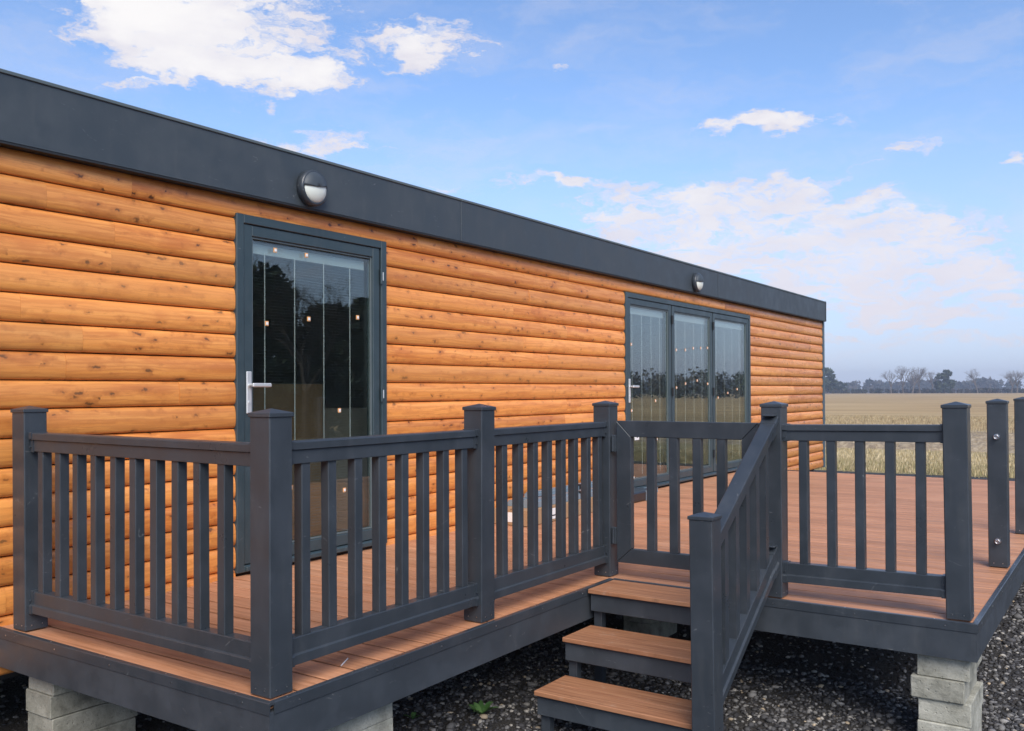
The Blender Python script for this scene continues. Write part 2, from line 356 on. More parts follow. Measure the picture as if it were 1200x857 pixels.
def np_mesh(name, mt, V, Fc, tint=None, smooth=False):
    """V (n,3), Fc (m,k) arrays; tint per face colour (m,3)"""
    me = bpy.data.meshes.new(name); m_, k = Fc.shape
    me.vertices.add(len(V)); me.vertices.foreach_set('co', V.astype(np.float32).ravel())
    me.loops.add(m_*k); me.loops.foreach_set('vertex_index', Fc.astype(np.int32).ravel())
    me.polygons.add(m_); me.polygons.foreach_set('loop_start', np.arange(0, m_*k, k, dtype=np.int32))
    me.polygons.foreach_set('loop_total', np.full(m_, k, dtype=np.int32))
    if smooth: me.polygons.foreach_set('use_smooth', np.ones(m_, dtype=bool))
    if tint is not None:
        at = me.attributes.new('tint', 'FLOAT_COLOR', 'FACE'); c = np.ones((m_, 4), np.float32); c[:, :3] = tint; at.data.foreach_set('color', c.ravel())
    me.materials.append(mt); me.update(calc_edges=True); me.validate(); return me
def P(u, w, z): return (u, -w, z)

# ------------------------------------------------------------------ setting: ground, gravel, field
GZ = -.668
def sheet(name, pts, z, mt, kind='structure'):
    mb = MB(); mb.v = [(x, y, z) for x, y in pts]; mb.f = [tuple(range(len(pts)))]; mb.sm = [0]
    return tag(mb.build(name, mt), kind=kind)
def ring(r, n=64, cx=0, cy=0): return [(cx+r*math.cos(2*math.pi*k/n), cy+r*math.sin(2*math.pi*k/n)) for k in range(n)]
sheet('ground', ring(3500, 96), GZ-.012, M_PLOUGH)
sheet('stubble_field', ring(455, 96, 0, 0), GZ-.008, M_FIELD)
sheet('grass_verge', [(-60,-48),(26.5,-48),(26.5,60),(-60,60)], GZ-.004, M_VERGE)
sheet('gravel_yard', [(-30,-24),(18.6,-24),(18.9,-10),(18.4,0),(18.8,24),(-30,24)], GZ, M_BED)

# ------------------------------------------------------------------ log cabin
Ue, U0 = 14.06, -4.2
ZB = [2.3148] + [2.181-.1424*k for k in range(18)]     # course boundaries, top one tucked under the roof fascia
cabin = thing('log_cabin', 'long single storey lodge clad in orange stained log boards with an anthracite roof fascia', 'cabin', P(5, 0, GZ)); ABS.add(cabin.name)
DOORS = [(1.412, 2.756, 0.02, 2.2065), (6.54, 10.39, 0.02, 2.178)]
PR = [(.10,.0),(.48,.010),(.72,.045),(.90,.14),(.985,.30),(1.,.48),(.95,.68),(.80,.86),(.58,.960),(.30,.995),(.10,1.)]
meshes_log = {}
def log_board(u0, u1, z1, z0):
    h = z1 - z0 - .0035; L = u1-u0-.0008
    key = (round(L, 3), round(h, 4))
    if key not in meshes_log:
        prof = [(-.020, 0)] + [(-.016+.034*a, b*h) for a, b in PR[0:]] + [(-.020, h)]
        mb = MB(); mb.extrude(prof, (0,0,0), (L,0,0), (0,-1,0), smooth=1)
        meshes_log[key] = mb.mesh('log_board', M_LOG)
    return link('log_board', meshes_log[key], cabin, P(u0, rl.uniform(-.002, .002), z0 + rl.uniform(-.0008, .0008)))
rl = random.Random(3)
for i in range(len(ZB)-1):
    z1, z0 = ZB[i], ZB[i+1]
    spans = []
    if z0 > 2.16: spans = [(U0, Ue)]
    elif z1 < .03: spans = [(U0, Ue)]
    else:
        spans = [(U0, DOORS[0][0]), (DOORS[0][1], DOORS[1][0]), (DOORS[1][1], Ue)]
    if i == len(ZB)-2 : pass
    for a, b in spans:
        joints = []
        x = a
        if a < 0: first = [1.02, .25, .62, .9, -.4, .12, .74, .35][i % 8] - (0 if i % 3 else .3); x = first; joints.append(x)
        while True:
            x += rl.choice([1.8, 2.4, 3.0, 3.6, 4.2]) * rl.uniform(.85, 1.1)
            if x > b - .5: break
            joints.append(x)
        if a < 0:
            joints = [-1.9+rl.uniform(-.6,.6)] + joints
        e = [a] + [j for j in joints if a+.3 < j < b-.3] + [b]
        for p, q in zip(e, e[1:]): log_board(p, q, z1, z0)
# shell behind the boards: walls with door openings, floor, ceiling, roof, ends
wl = MB()
for a, b in ((U0, DOORS[0][0]), (DOORS[0][1], DOORS[1][0]), (DOORS[1][1], Ue)): wl.box(a, b, .022, .12, -.24, 2.30)
for d in DOORS:
    wl.box(d[0], d[1], .022, .12, d[3]+.002, 2.30); wl.box(d[0], d[1], .022, .12, -.24, d[2]-.005)
wl.build('wall_backing', M_LOGGAP, cabin)
it = MB()
it.box(U0+.1, Ue-.1, 3.9, 4.0, -.1, 2.4); it.box(U0, U0+.1, .13, 4.0, -.1, 2.4); it.box(Ue-.1, Ue, .13, 4.0, -.1, 2.4)
it.box(4.3, 4.4, .13, 3.89, .01, 2.39); it.build('interior_wall', M_WALLIN, cabin)
MB().box(U0, Ue, .13, 4.0, -.16, 0.).build('interior_floor', M_FLOORIN, cabin)
MB().box(U0, Ue, .02, 4.02, 2.41, 2.50).build('ceiling', M_WALLIN, cabin)
MB().box(U0+.02, Ue-.02, .13, 3.98, -.30, -.17).build('chassis', M_JOIST, cabin)
MB().box(U0, Ue, 4.01, 4.08, -.24, 2.40).build('rear_wall', M_LOGGAP, cabin)
# roof fascia in sheets, joints at two places, with a thin top trim
JN = [U0-.05, 3.589, 9.05, Ue-.02]
for a, b in zip(JN, JN[1:]):
    MB().box(0, b-a-.006, -.08, .02, 2.3148, 2.640, .004).build('fascia_panel', M_FASC, cabin, (a, 0, 0))
    MB().box(0, b-a-.001, -.088, .05, 2.638, 2.657, .003).build('roof_edge_trim', M_TRIMG, cabin, (a, 0, 0))
for j in JN[1:-1]: MB().box(j-.010, j+.004, -.084, -.070, 2.316, 2.637, .002).build('joint_strip', M_FASC, cabin)
MB().box(U0-.05, Ue-.02, -.079, .03, 2.305, 2.3146).build('soffit', M_DARK, cabin)
MB().box(Ue-.02, Ue+.0, -.09, 4.1, 2.31, 2.66, .003).build('end_fascia', M_FASC, cabin)
MB().box(U0, Ue-.03, .051, 4.08, 2.51, 2.63).build('roof', M_FASC, cabin)
MB().box(Ue+.002, Ue+.075, -.035, .06, -.24, 2.31, .004).build('corner_post_trim', M_STEEL, cabin)
MB().box(Ue+.002, Ue+.03, .062, 4.05, -.24, 2.31).build('end_wall', M_LOGGAP, cabin)

def glazing(parent, u0, u1, z0, z1, y, cords, pads, slats=True):
    g = MB().box(u0, u1, y, y+.024, z0, z1).build('glass_pane', M_GLASS, parent)
    MB().box(u0+.01, u1-.01, y+.040, y+.066, z1-.075, z1-.012, .002).build('blind_head_rail', M_WHITEM, parent)
    for c in cords: MB().box(c-.0025, c+.0025, y+.032, y+.036, z0+.03, z1-.07).build('blind_cord', M_CORD, parent)
    if slats:
        s = MB(); z = z1-.09
        while z > z0+.05: s.box(u0+.015, u1-.015, y+.046, y+.054, z-.0004, z+.0004); z -= .019
        tag(s.build('blind_slats', M_BLIND, parent), kind='stuff')
    for (a, b) in pads: MB().box(a-.013, a+.013, y-.005, y-.001, b-.015, b+.015).build('cork_pad', M_CORK, parent)
    for (a, b) in pads: MB().box(a-.008, a+.008, y-.008, y-.0055, b-.009, b+.009).build('foam_dot', M_LABEL, parent)
def frame(u0, u1, z0, z1, y0, y1, t, tb=None, bev=.004):
    tb = tb or t; mb = MB()
    mb.box(u0, u0+t, y0, y1, z0, z1, bev); mb.box(u1-t, u1, y0, y1, z0, z1, bev)
    mb.box(u0+t, u1-t, y0+.0015, y1-.0015, z1-t, z1, bev); mb.box(u0+t, u1-t, y0+.0015, y1-.0015, z0, z0+tb, bev); return mb
def handle(parent, u, zc, y):
    mb = MB().box(u-.020, u+.020, y-.012, y, zc-.13, zc+.13, .005)
    mb.cyl((u, y-.008, zc+.045), (u, y-.05, zc+.045), .010, n=10); mb.box(u-.012, u+.135, y-.062, y-.046, zc+.033, zc+.058, .006)
    mb.cyl((u, y-.010, zc-.06), (u, y-.016, zc-.06), .010, n=10)
    mb.build('door_handle', M_HANDLE, parent)
# single door
u0, u1, z0, z1 = DOORS[0]
d1 = frame(u0, u1, z0, z1, -.030, .06, .055, .04).build('glazed_door', M_FRAME, cabin)
frame(u0+.058, u1-.068, z0+.045, z1-.058, -.020, .045, .068, .075).build('door_sash', M_FRAME, d1)
frame(u0+.127, u1-.137, z0+.121, z1-.127, -.010, .02, .012, .012, .002).build('glazing_bead', M_TRIMG, d1)
frame(u0+.0545, u1-.0555, z0+.038, z1-.053, -.0, .02, .006, .006, 0).build('gasket', M_DARK, d1)
MB().box(u1-.0675, u1-.0555, -.012, .02, z0+.04, z1-.055).build('hinge_gap', M_DARK, d1)
pads = [(1.735,2.02),(2.0,2.02),(1.665,1.55),(2.02,1.60),(2.48,1.64),(1.83,.965),(2.30,.99),(2.345,.44),(1.86,.50)]
glazing(d1, u0+.145, u1-.155, z0+.14, z1-.146, .0, [1.68,1.93,2.19,2.44], pads)
handle(d1, u0+.093, 1.115, -.020)
MB().box(u0+.06, u1-.07, -.045, -.0205, z0+.005, z0+.035, .004).build('drip_bar', M_FRAME, d1)
for zc in (1.95, 1.1, .3):
    MB().cyl((u1-.062, -.034, zc-.055), (u1-.062, -.034, zc+.055), .009, n=8).build('hinge', M_FRAME, d1)
    MB().box(u1-.058, u1-.040, -.036, -.0305, zc-.03, zc+.03).build('hinge_plate', M_WHITEM, d1)
# three leaf door
u0, u1, z0, z1 = DOORS[1]
d2 = frame(u0, u1, z0, z1, -.030, .06, .055, .04).build('folding_door', M_FRAME, cabin)
lv = [(u0+.058, 7.72), (7.75, 8.99), (9.02, u1-.06)]
arcs = [(.10,.97),(.1,.50),(.52,.55),(.88,.60)]
for i, (a, b) in enumerate(lv):
    frame(a, b, z0+.045, z1-.058, -.020, .045, .066, .075).build('door_leaf', M_FRAME, d2)
    frame(a+.067, b-.067, z0+.121, z1-.125, -.010, .02, .014, .014, .002).build('glazing_bead', M_TRIMG, d2)
    w_ = b-a
    pd = [[(a+.12,1.62),(a+.12,.90),(a+.72,1.0),(a+.75,.56),(a+.16,.14+.03),(a+.62,.17)],
          [(a+.15,1.60),(a+.42,1.61),(a+.66,1.64),(a+.9,1.65),(a+1.12,1.66),(a+.15,1.15),(a+.42,1.20),(a+.78,1.24),(a+1.12,1.2),(a+.2,.17),(a+.8,.17)],
          [(a+.2,1.02),(a+.55,1.08),(a+.9,1.13),(a+1.1,.2)]][i]
    glazing(d2, a+.083, b-.083, z0+.137, z1-.141, .0, [a+.083+(w_-.166)*t for t in (.13,.38,.63,.87)], pd)
for x in (7.735, 9.005): MB().box(x-.013, x+.013, -.012, .02, z0+.04, z1-.055).build('leaf_gap', M_DARK, d2)
for x in (7.735, 9.005):
    for zc in (1.95, 1.1, .3): MB().cyl((x, -.030, zc-.05), (x, -.030, zc+.05), .012, n=8).build('hinge', M_DARK, d2)
handle(d2, u0+.085, 1.115, -.020)
MB().box(u0+.06, u1-.06, -.050, -.0205, z0+.005, z0+.03, .004).build('drip_bar', M_FRAME, d2)
for a in (6.84, 8.10):
    MB().box(a-.05, a+.05, -.006, -.001, .575, .665).build('white_sticker', M_LABEL, d2); MB().box(a-.012, a+.012, -.0085, -.0065, .60, .64).build('sticker_print', M_INK, d2)
# bulkhead lights on the fascia: dark round body, white lens, dark eyelid over the upper half
for (u, zc, r) in ((1.955, 2.441, .117), (8.30, 2.438, .117)):
    L = MB().lathe(P(u, .08, zc), (0,-1,0), [(r*.86,0),(r,.008),(r,.045),(r*.93,.058),(r*.84,.060),(r*.82,.05),(.001,.05)], 32).build('wall_light', M_PVC, cabin)
    prof = [(r*.86,.045),(r*.84,.055),(r*.72,.069),(r*.5,.081),(r*.25,.087),(.004,.089)]
    MB().lathe(P(u, .08, zc), (0,-1,0), prof, 32).build('light_lens', M_LENS, L)
    eb = MB(); n = 18; pr2 = [(r*.90,.050),(r*.87,.060),(r*.74,.076),(r*.52,.088),(r*.26,.094),(.004,.096)]
    for rr, h in pr2:
        for k2 in range(n+1):
            t = math.pi*(.06 + .94*k2/n); eb.v.append((u+rr*math.cos(t), -.08-h, zc+rr*math.sin(t)))
    for j in range(len(pr2)-1):
        for k2 in range(n): a = j*(n+1)+k2; eb.f.append((a, a+1, a+n+2, a+n+1)); eb.sm.append(1)
    e_ = eb.build('light_eyelid', M_FASC, L); md = e_.modifiers.new('thickness', 'SOLIDIFY'); md.thickness = .004

# ------------------------------------------------------------------ deck
L1, W7, U4, s, o_, W5, UD, HF = 1.945, 3.888, 2.600, .110, .028, 2.841, 10.45, .179
deck = thing('deck', 'raised brown composite board deck with anthracite edge boards beside the cabin', 'deck', P(3, 1.5, 0)); ABS.add(deck.name)
pitch_ = .1525; bw = .1410
mesh_bd = {}
def deck_board(u, w0, w1, wd=bw):
    key = (round(w1-w0, 3), round(wd, 3))
    if key not in mesh_bd:
        mesh_bd[key] = MB().extrude([(.004,0),(wd-.004,0),(wd-.001,-.0012),(wd,-.0038),(wd-.012,-.0052),(wd-.012,-.018),(wd,-.020),(wd,-.024),(0,-.024),(0,-.020),(.012,-.018),(.012,-.0052),(0,-.0038),(.001,-.0012)], (0,0,0), (0,-(w1-w0),0), (1,0,0)).mesh('deck_board', M_DECK)
    link('deck_board', mesh_bd[key], deck, P(u, w0, 0))
u = .016; k2 = 0
while u < UD-.1:
    w1 = (L1 if u + bw < U4+.01 else W7) - .016
    if u < U4 < u + bw + .004:
        deck_board(u, .004, L1-.016, U4-u-.003)
        if u+bw-U4-.016 > .03: deck_board(U4+.016, .004, W7-.016, u+bw-U4-.016)
    elif w1 < 3: deck_board(u, .004, w1)
    else:
        j = 2.4 if k2 % 2 else 1.7
        deck_board(u, .004, j-.0015); deck_board(u, j+.0015, w1)
    u += pitch_; k2 += 1
def edge(p0, p1, side, name='fascia_board', ext=0.):
    """edge board with an angle trim along its top; side is the outward normal"""
    (a0, b0), (a1, b1) = p0, p1
    d = Vector((a1-a0, -(b1-b0), 0)); n = Vector(side)
    MB().extrude([(-.020,-HF),(-.001,-HF),(0,-HF+.001),(0,-.030),(-.020,-.030)], P(a0,b0,0), P(a1,b1,0), n).build(name, M_PVCB, deck)
    MB().extrude([(-.020,-.005),(-.020,.0035),(.001,.0035),(.004,.001),(.004,-.040),(.0012,-.042),(.0012,-.028),(-.002,-.005)], P(a0,b0,0), P(a1,b1+ext,0), n).build('edge_trim', M_PVC, deck)
    L = d.length; dn = d.normalized(); x = .12
    sc = MB()
    while x < L:
        q = Vector(P(a0,b0,0)) + dn*x + n*.004 + Vector((0,0,-.020)); sc.cyl(q, q+n*.0015, .0035, n=6)
        q = Vector(P(a0,b0,0)) + dn*(x-.05) - n*.008 + Vector((0,0,.0035)); sc.cyl(q, q+Vector((0,0,.0012)), .0032, n=6); x += .42
    tag(sc.build('trim_screws', M_CHROME, deck), kind='stuff')
edge((0, .002), (0, L1), (-1,0,0), ext=.0039); edge((.0202, L1), (U4, L1), (0,-1,0)); edge((U4, L1+.006), (U4, W7), (-1,0,0), ext=.0039); edge((U4+.0202, W7), (UD-.0202, W7), (0,-1,0)); edge((UD, .02), (UD, W7), (1,0,0), ext=.0039)
for w in (.15, .62, 1.1, 1.55):
    MB().box(.03, UD-.03, -w-.025, -w+.025, -.165, -.026).build('joist', M_JOIST, deck)
for w in (2.1, 2.6, 3.1, 3.55):
    MB().box(U4+.03, UD-.03, -w-.025, -w+.025, -.165, -.026).build('joist', M_JOIST, deck)
MB().box(.021, .05, -L1+.022, -.02, -.17, -.026).build('end_joist', M_JOIST, deck)

# ------------------------------------------------------------------ posts
def post_mesh(h, z0=0.):
    b = MB().box(0, s, -s, 0, z0, h-.018, .004).mesh('post_shaft', M_PVC)
    c = MB(); e = .005; c.box(-e, s+e, -s-e, e, h-.034, h-.018, .002)
    i = len(c.v); t = h-.0178; c.v += [(-e+.002,e-.002,t),(s+e-.002,e-.002,t),(s+e-.002,-s-e+.002,t),(-e+.002,-s-e+.002,t),(s/2,-s/2,h-.002)]
    c.f += [(i,i+1,i+4),(i+1,i+2,i+4),(i+2,i+3,i+4),(i+3,i,i+4),(i+3,i+2,i+1,i)]; c.sm += [0]*5
    return b, c.mesh('post_cap', M_PVC)
pm = post_mesh(1.055)
scr = MB()
for a in (.03, .08): scr.cyl((-.0012, -a, .025), (.0, -a, .025), .003, n=6); scr.cyl((a, -s-.0012, .025), (a, -s, .025), .003, n=6)
scrm = scr.mesh('post_screws', M_CHROME)
GP = 'square posts round the deck'
def post(u, w, label, lean=(0,0), ms=pm, grp=GP, z=0.004, screws=True):
    t = thing('railing_post', label, 'post', P(u, w, z), grp)
    link('post_shaft', ms[0], t); link('post_cap', ms[1], t)
    if screws: tag(link('post_screws', scrm, t), kind='stuff')
    t.rotation_euler = (R(lean[0]), R(lean[1]), 0); return t
w1 = .1257
post(o_, w1, 'anthracite deck post nearest the log wall, at the near left end of the railing', (-.7, 0))
post(o_, L1-o_-s, 'anthracite deck post on the near outer corner, in front of the single glazed door', (0,0))
post(U3 := 1.3262, L1-o_-s, 'anthracite post midway along the outer railing, between corner post and gate hinge post', (.3,0))
post(U4+o_, L1-o_-s, 'anthracite gate post above the left end of the top step', (.0,-.1))
post(U4+o_, W5, 'anthracite post on the right of the gate where the sloping handrail ends', (0,0))
post(U4+o_, W7-o_-s, 'anthracite post on the right deck corner above the tall block pier', (-.6,0))
p8 = post(4.206, W7-o_-s, 'free standing anthracite post with two eye bolts and no rail', (-.2,0))
p9 = post(5.78, W7-o_-s, 'anthracite post at the right edge of the view, farther along the open deck side', (0,0))
for zc in (.815, .165):
    b = MB().cyl((-.001, -s/2, zc), (-.006, -s/2, zc), .018, n=14); b.cyl((-.005, -s/2, zc), (-.030, -s/2, zc), .007, n=8)
    for k3 in range(10):
        t0, t1 = [2*math.pi*q/10 for q in (k3, k3+1)]
        b.cyl((-.036, -s/2+.012*math.cos(t0), zc+.012*math.sin(t0)), (-.036, -s/2+.012*math.cos(t1), zc+.012*math.sin(t1)), .004, n=6)
    b.build('eye_bolt', M_CHROME, p8)

# ------------------------------------------------------------------ railings
TOPR = [(-.0275,.845),(.0275,.845),(.0285,.847),(.0285,.896),(.0375,.900),(.0375,.926),(.034,.931),(-.034,.931),(-.0375,.926),(-.0375,.900),(-.0285,.896),(-.0285,.847)]
BOTR = [(-.036,.090),(.036,.090),(.0375,.092),(.0375,.126),(.035,.129),(.028,.132),(.028,.188),(.025,.191),(-.025,.191),(-.028,.188),(-.028,.132),(-.035,.129),(-.0375,.126),(-.0375,.092)]
bal_mesh = MB().box(-.0225, .0225, -.0225, .0225, .189, .848, .003).mesh('baluster', M_PVC)
def grow(prof, e):
    cx = 0; cz = sum(z for _, z in prof)/len(prof); return [(a + (e if a > 0 else -e), z + (e if z > cz else -e)) for a, z in prof]
def lean(o): o.rotation_euler = (R(random.uniform(-.18,.18)), R(random.uniform(-.18,.18)), R(random.uniform(-2,2)))
def railing(label, p0, p1, bals, dz=(0,0)):
    """p0, p1: (u, w) of the rail's ends (post faces); bals: distances of baluster centres from p0"""
    a, b = Vector(P(*p0, 0)), Vector(P(*p1, 0)); d = (b-a).normalized(); sd_ = Vector((-d.y, d.x, 0))
    t = thing('deck_railing', label, 'railing', tuple(a), 'railings round the deck')
    e0, e1 = Vector((0,0,dz[0])), (b-a)+Vector((0,0,dz[1]))
    MB().extrude(TOPR, e0, e1, sd_).build('top_rail', M_PVC, t)
    MB().extrude(BOTR, e0, e1, sd_).build('bottom_rail', M_PVC, t)
    for pr, nm in ((TOPR, 'rail_bracket'), (BOTR, 'rail_bracket')):
        for q, sg in ((e0, 1), (e1, -1)):
            mb = MB().extrude(grow(pr, .0035), q + d*.0002*sg, q + d*.022*sg, sd_)
            for zz in (.02, .06):
                zc = pr[0][1]+zz
                for s2 in (-1, 1): c = q + d*.011*sg + sd_*s2*.034 + Vector((0,0,zc)); mb.cyl(c, c+sd_*s2*.0085, .0035, n=6)
            mb.build(nm, M_PVC, t)
    for x in bals: lean(link('baluster', bal_mesh, t, tuple(a + d*x + Vector((0,0,dz[0]+(dz[1]-dz[0])*x/(b-a).length)))))
    return t
yc = L1-o_-s/2; xc = U4+o_+s/2
railing('short railing panel running from the log wall to the near corner post', (o_+s/2, w1+s), (o_+s/2, L1-o_-s), [.286+.0225-(w1+s)+.1435*k for k in range(10)], (0,-.006))
railing('railing panel in front of the single glazed door, right of the near corner post', (o_+s, yc), (U3, yc), [.213+.0225-(o_+s)+.144*k for k in range(8)])
railing('railing panel along the outer edge nearest the gate, ending at the hinge post', (U3+s, yc), (U4+o_, yc), [1.557+.0225-(U3+s)+.1425*k for k in range(8)])
railing('five baluster railing panel between the handrail post and the right corner post', (xc, W5+s), (xc, W7-o_-s), [3.036+.0225-(W5+s)+.1435*k for k in range(5)], (0,.012))
# gate
gate = thing('deck_gate', 'closed anthracite gate with mitred frame and four balusters at the head of the steps', 'gate', P(xc, 1.94, 0))
gw0, gw1, gz0, gz1, gt, gs = 1.945, 2.815, .092, .936, .045, .095
def miter(pts, name):
    mb = MB(); i = 0; x0, x1 = xc-.0225, xc+.0225
    base = WLOC[gate.name]
    mb.v = [(x-base.x, -w-base.y, z) for x in (x0, x1) for w, z in pts]; n = len(pts)
    mb.f = [tuple(range(n)), tuple(range(2*n-1, n-1, -1))] + [(k, (k+1)%n, n+(k+1)%n, n+k) for k in range(n)]; mb.sm = [0]*len(mb.f)
    o = mb.build(name, M_PVC, gate); bv = o.modifiers.new('bevel', 'BEVEL'); bv.width = .003; bv.segments = 1; return o
g_ = .0008
miter([(gw0,gz0),(gw0,gz1),(gw0+gs,gz1-gs),(gw0+gs,gz0+gs-.01)], 'gate_stile'); miter([(gw1,gz0),(gw1,gz1),(gw1-gs,gz1-gs),(gw1-gs,gz0+gs-.01)], 'gate_stile')
miter([(gw0+g_,gz1+g_),(gw1-g_,gz1+g_),(gw1-gs-g_,gz1-gs+g_),(gw0+gs+g_,gz1-gs+g_)], 'gate_top_rail'); miter([(gw0+g_,gz0-g_),(gw1-g_,gz0-g_),(gw1-gs-g_,gz0+gs-.01-g_),(gw0+gs+g_,gz0+gs-.01-g_)], 'gate_bottom_rail')
for k3 in range(4):
    c = 2.167+.1440*k3; MB().box(-.020, .020, -.026, .026, gz0+gs-.012, gz1-gs+.002, .003).build('baluster', M_PVC, gate, P(xc, c, 0))
for zc in (.25, .80):
    MB().box(-.012, .012, .0, .032, -.05, .05, .002).cyl((-.018,.012,-.045), (-.018,.012,.045), .008, n=8).build('gate_hinge', M_PVC, gate, P(xc-.03, 1.947, zc))

# ------------------------------------------------------------------ steps
ws0, ws1 = 1.957, 2.838
steps = thing('deck_steps', 'three brown composite treads on grey risers climbing to the gate', 'steps', P(2.1, 2.4, GZ))
T = [(2.285, U4-.006, -.001), (2.003, 2.315, -.209), (1.721, 2.033, -.419)]
for i, (a, b, z) in enumerate(T):
    h = (a+b)/2 if i == 2 else a + .155
    for p, q in ((a, h-.0015), (h+.0015, b)):
        MB().box(p, q, -ws1, -ws0, z-.024, z, .003).build('tread_board', M_TREAD, steps, (0,0,0))
    rf = a+.022
    MB().box(rf, rf+.025, -ws1+.006, -ws0-.006, z-.125, z-.0245, .002).build('riser', M_PVCB, steps, (0,0,0))
    MB().box(rf+.0265, b-.004, -ws0-.030, -ws0-.007, z-.124, z-.025, .002).build('side_cheek', M_PVCB, steps, (0,0,0))
    zb = GZ
    for w in ((ws0+.008,) if i < 2 else (ws0+.008, ws1-.06)):
        MB().box(rf+.034, rf+.084, -w-.05, -w-.0, zb, z-.1255, .002).build('step_leg', M_PVCB, steps, (0,0,0))
# splashed pale marks are part of the tread material
pn = post_mesh(.565, GZ+.004)
newel = post(1.662, W5, 'short anthracite newel post at the foot of the steps', (-.5,0), pn, None, 0, False)
hr = thing('stair_handrail', 'sloping anthracite handrail with balusters from short newel post up to the gate post', 'handrail', P(2.2, 2.9, 0))
wc = W5+s/2
def hz(u): return .955 + .615*(u-2.6)
def lz(u): return .215 + .605*(u-2.53)
TP = [(-.026,-.088),(.026,-.088),(.028,-.086),(.028,-.034),(.039,-.030),(.039,-.004),(.035,0),(-.035,0),(-.039,-.004),(-.039,-.030),(-.028,-.034),(-.028,-.086)]
BP = [(-.038,-.118),(.038,-.118),(.039,-.116),(.039,-.078),(.028,-.072),(.028,-.002),(.026,0),(-.026,0),(-.028,-.002),(-.028,-.072),(-.039,-.078),(-.039,-.116)]
ua, ub = 1.662+s+.001, U4+o_-.001
MB().extrude(TP, P(ua,wc,hz(ua)), P(ub,wc,hz(ub)), (0,-1,0)).build('top_rail', M_PVC, hr, (0,0,0))
MB().extrude(BP, P(ua,wc,lz(ua)), P(ub,wc,lz(ub)), (0,-1,0)).build('bottom_rail', M_PVC, hr, (0,0,0))
for f_, pr in ((hz, TP), (lz, BP)):
    for q0, q1 in ((ub-.055, ub+.0005),):
        mb = MB().extrude(grow(pr, .004), P(q0,wc,f_(q0)), P(q1,wc,f_(q1)), (0,-1,0))
        mb.box(q0-.002, ub, -wc-.034, -wc+.034, f_(ub)+.004, f_(ub)+.014, .004)
        for w_ in (-.022, .022): mb.cyl((q0+.022, -wc+w_, f_(ub)+.014), (q0+.022, -wc+w_, f_(ub)+.0165), .006, n=8)
        mb.build('rail_bracket', M_PVC, hr, (0,0,0))
for k3 in range(5):
    x = 1.915 + .1455*k3
    MB().extrude([(-.0225,0),(.0225,0),(.0225,hz(x)-lz(x)-.086),(-.0225,hz(x)-lz(x)-.086)], (-.0225,0,-.018), (.0225,0,.009), (0,-1,0)).build('baluster', M_PVC, hr, P(x, wc, lz(x)+.004))

# ------------------------------------------------------------------ block piers
def pier(label, blocks, grp='concrete block piers under the deck'):
    c = blocks[0]; t = thing('block_pier', label, 'pier', P(c[0], c[2], GZ), grp)
    for (a, b, c_, d_, z0_, z1_) in blocks:
        bm = bmesh.new(); bmesh.ops.create_cube(bm, size=1)
        for v in bm.verts: v.co = Vector(((v.co.x)*(b-a), (v.co.y)*(d_-c_), v.co.z*(z1_-z0_)))
        bmesh.ops.bevel(bm, geom=bm.edges[:], offset=.004, segments=1, affect='EDGES')
        bmesh.ops.subdivide_edges(bm, edges=[e for e in bm.edges if e.calc_length() > .05], cuts=3, use_grid_fill=True)
        for v in bm.verts: v.co += Vector((random.uniform(-1,1),random.uniform(-1,1),random.uniform(-1,1)))*.0012
        mb = MB(); mb.bm(bm); mb.build('concrete_block', M_CONC, t, P((a+b)/2, (c_+d_)/2, (z0_+z1_)/2))
z = [-.182, -.297, -.404, -.516, -.668]
pier('tall pale block pier under the right deck corner with its second block jutting left', [
    (2.655, 3.09, 3.612, 3.848, z[1]+.002, z[0]), (2.640, 3.07, 3.585, 3.826, z[2]+.002, z[1]), (2.656, 3.09, 3.616, 3.852, z[3]+.002, z[2]), (2.645, 3.08, 3.612, 3.846, z[4], z[3])])
pier('block pier under the left end of the deck beside the log wall', [
    (.10, .54, .128, .345, z[1]+.002, z[0]), (.092, .535, .116, .335, z[2]+.002, z[1]), (.10, .54, .12, .34, z[3]+.002, z[2]), (.09, .53, .12, .34, z[4], z[3])])
pier('block pier half hidden behind the front edge board left of the steps', [
    (.34, .775, 1.62, 1.842, z[1]+.002, z[0]), (.35, .78, 1.61, 1.84, z[2]+.002, z[1]), (.34, .78, 1.62, 1.84, z[3]+.002, z[2]), (.345, .775, 1.62, 1.835, z[4], z[3])])
pier('block pier deep in the shade below the middle of the deck', [(3.6, 4.04, 1.5, 1.715, z[k+1]+.002, z[k]) for k in range(4)])
pier('block pier set well back under the wide part of the deck', [(6.6, 7.04, 2.7, 2.915, z[k+1]+.002, z[k]) for k in range(4)])

# ------------------------------------------------------------------ things lying on the deck by the wall
t = thing('cardboard_carton', 'long flat cardboard carton with a white label lying on the deck against the log wall', 'carton', P(4.1, .12, 0))
MB().box(4.05, 5.35, -.40, -.06, .004, .135, .003).build('carton_body', M_KRAFT, t, (0,0,0))
MB().box(4.0475, 4.0492, -.30, -.16, .03, .11).build('carton_label', M_LABEL, t, (0,0,0)); MB().box(4.34, 4.52, -.4025, -.4007, .025, .115).build('carton_label', M_LABEL, t, (0,0,0))
MB().box(4.38, 4.48, -.4045, -.4027, .05, .06).build('label_print', M_INK, t, (0,0,0))
MB().box(4.05, 5.35, -.24, -.22, .1355, .1365).build('carton_tape', M_BLACKP, t, (0,0,0))
t = thing('plastic_wrapped_bundle', 'black wrapped bundle of lengths beside the cardboard carton below the folding door', 'bundle', P(5.4, .2, 0))
MB().box(5.37, 6.45, -.42, -.06, .004, .10, .012).build('wrapping', M_BLACKP, t, (0,0,0))
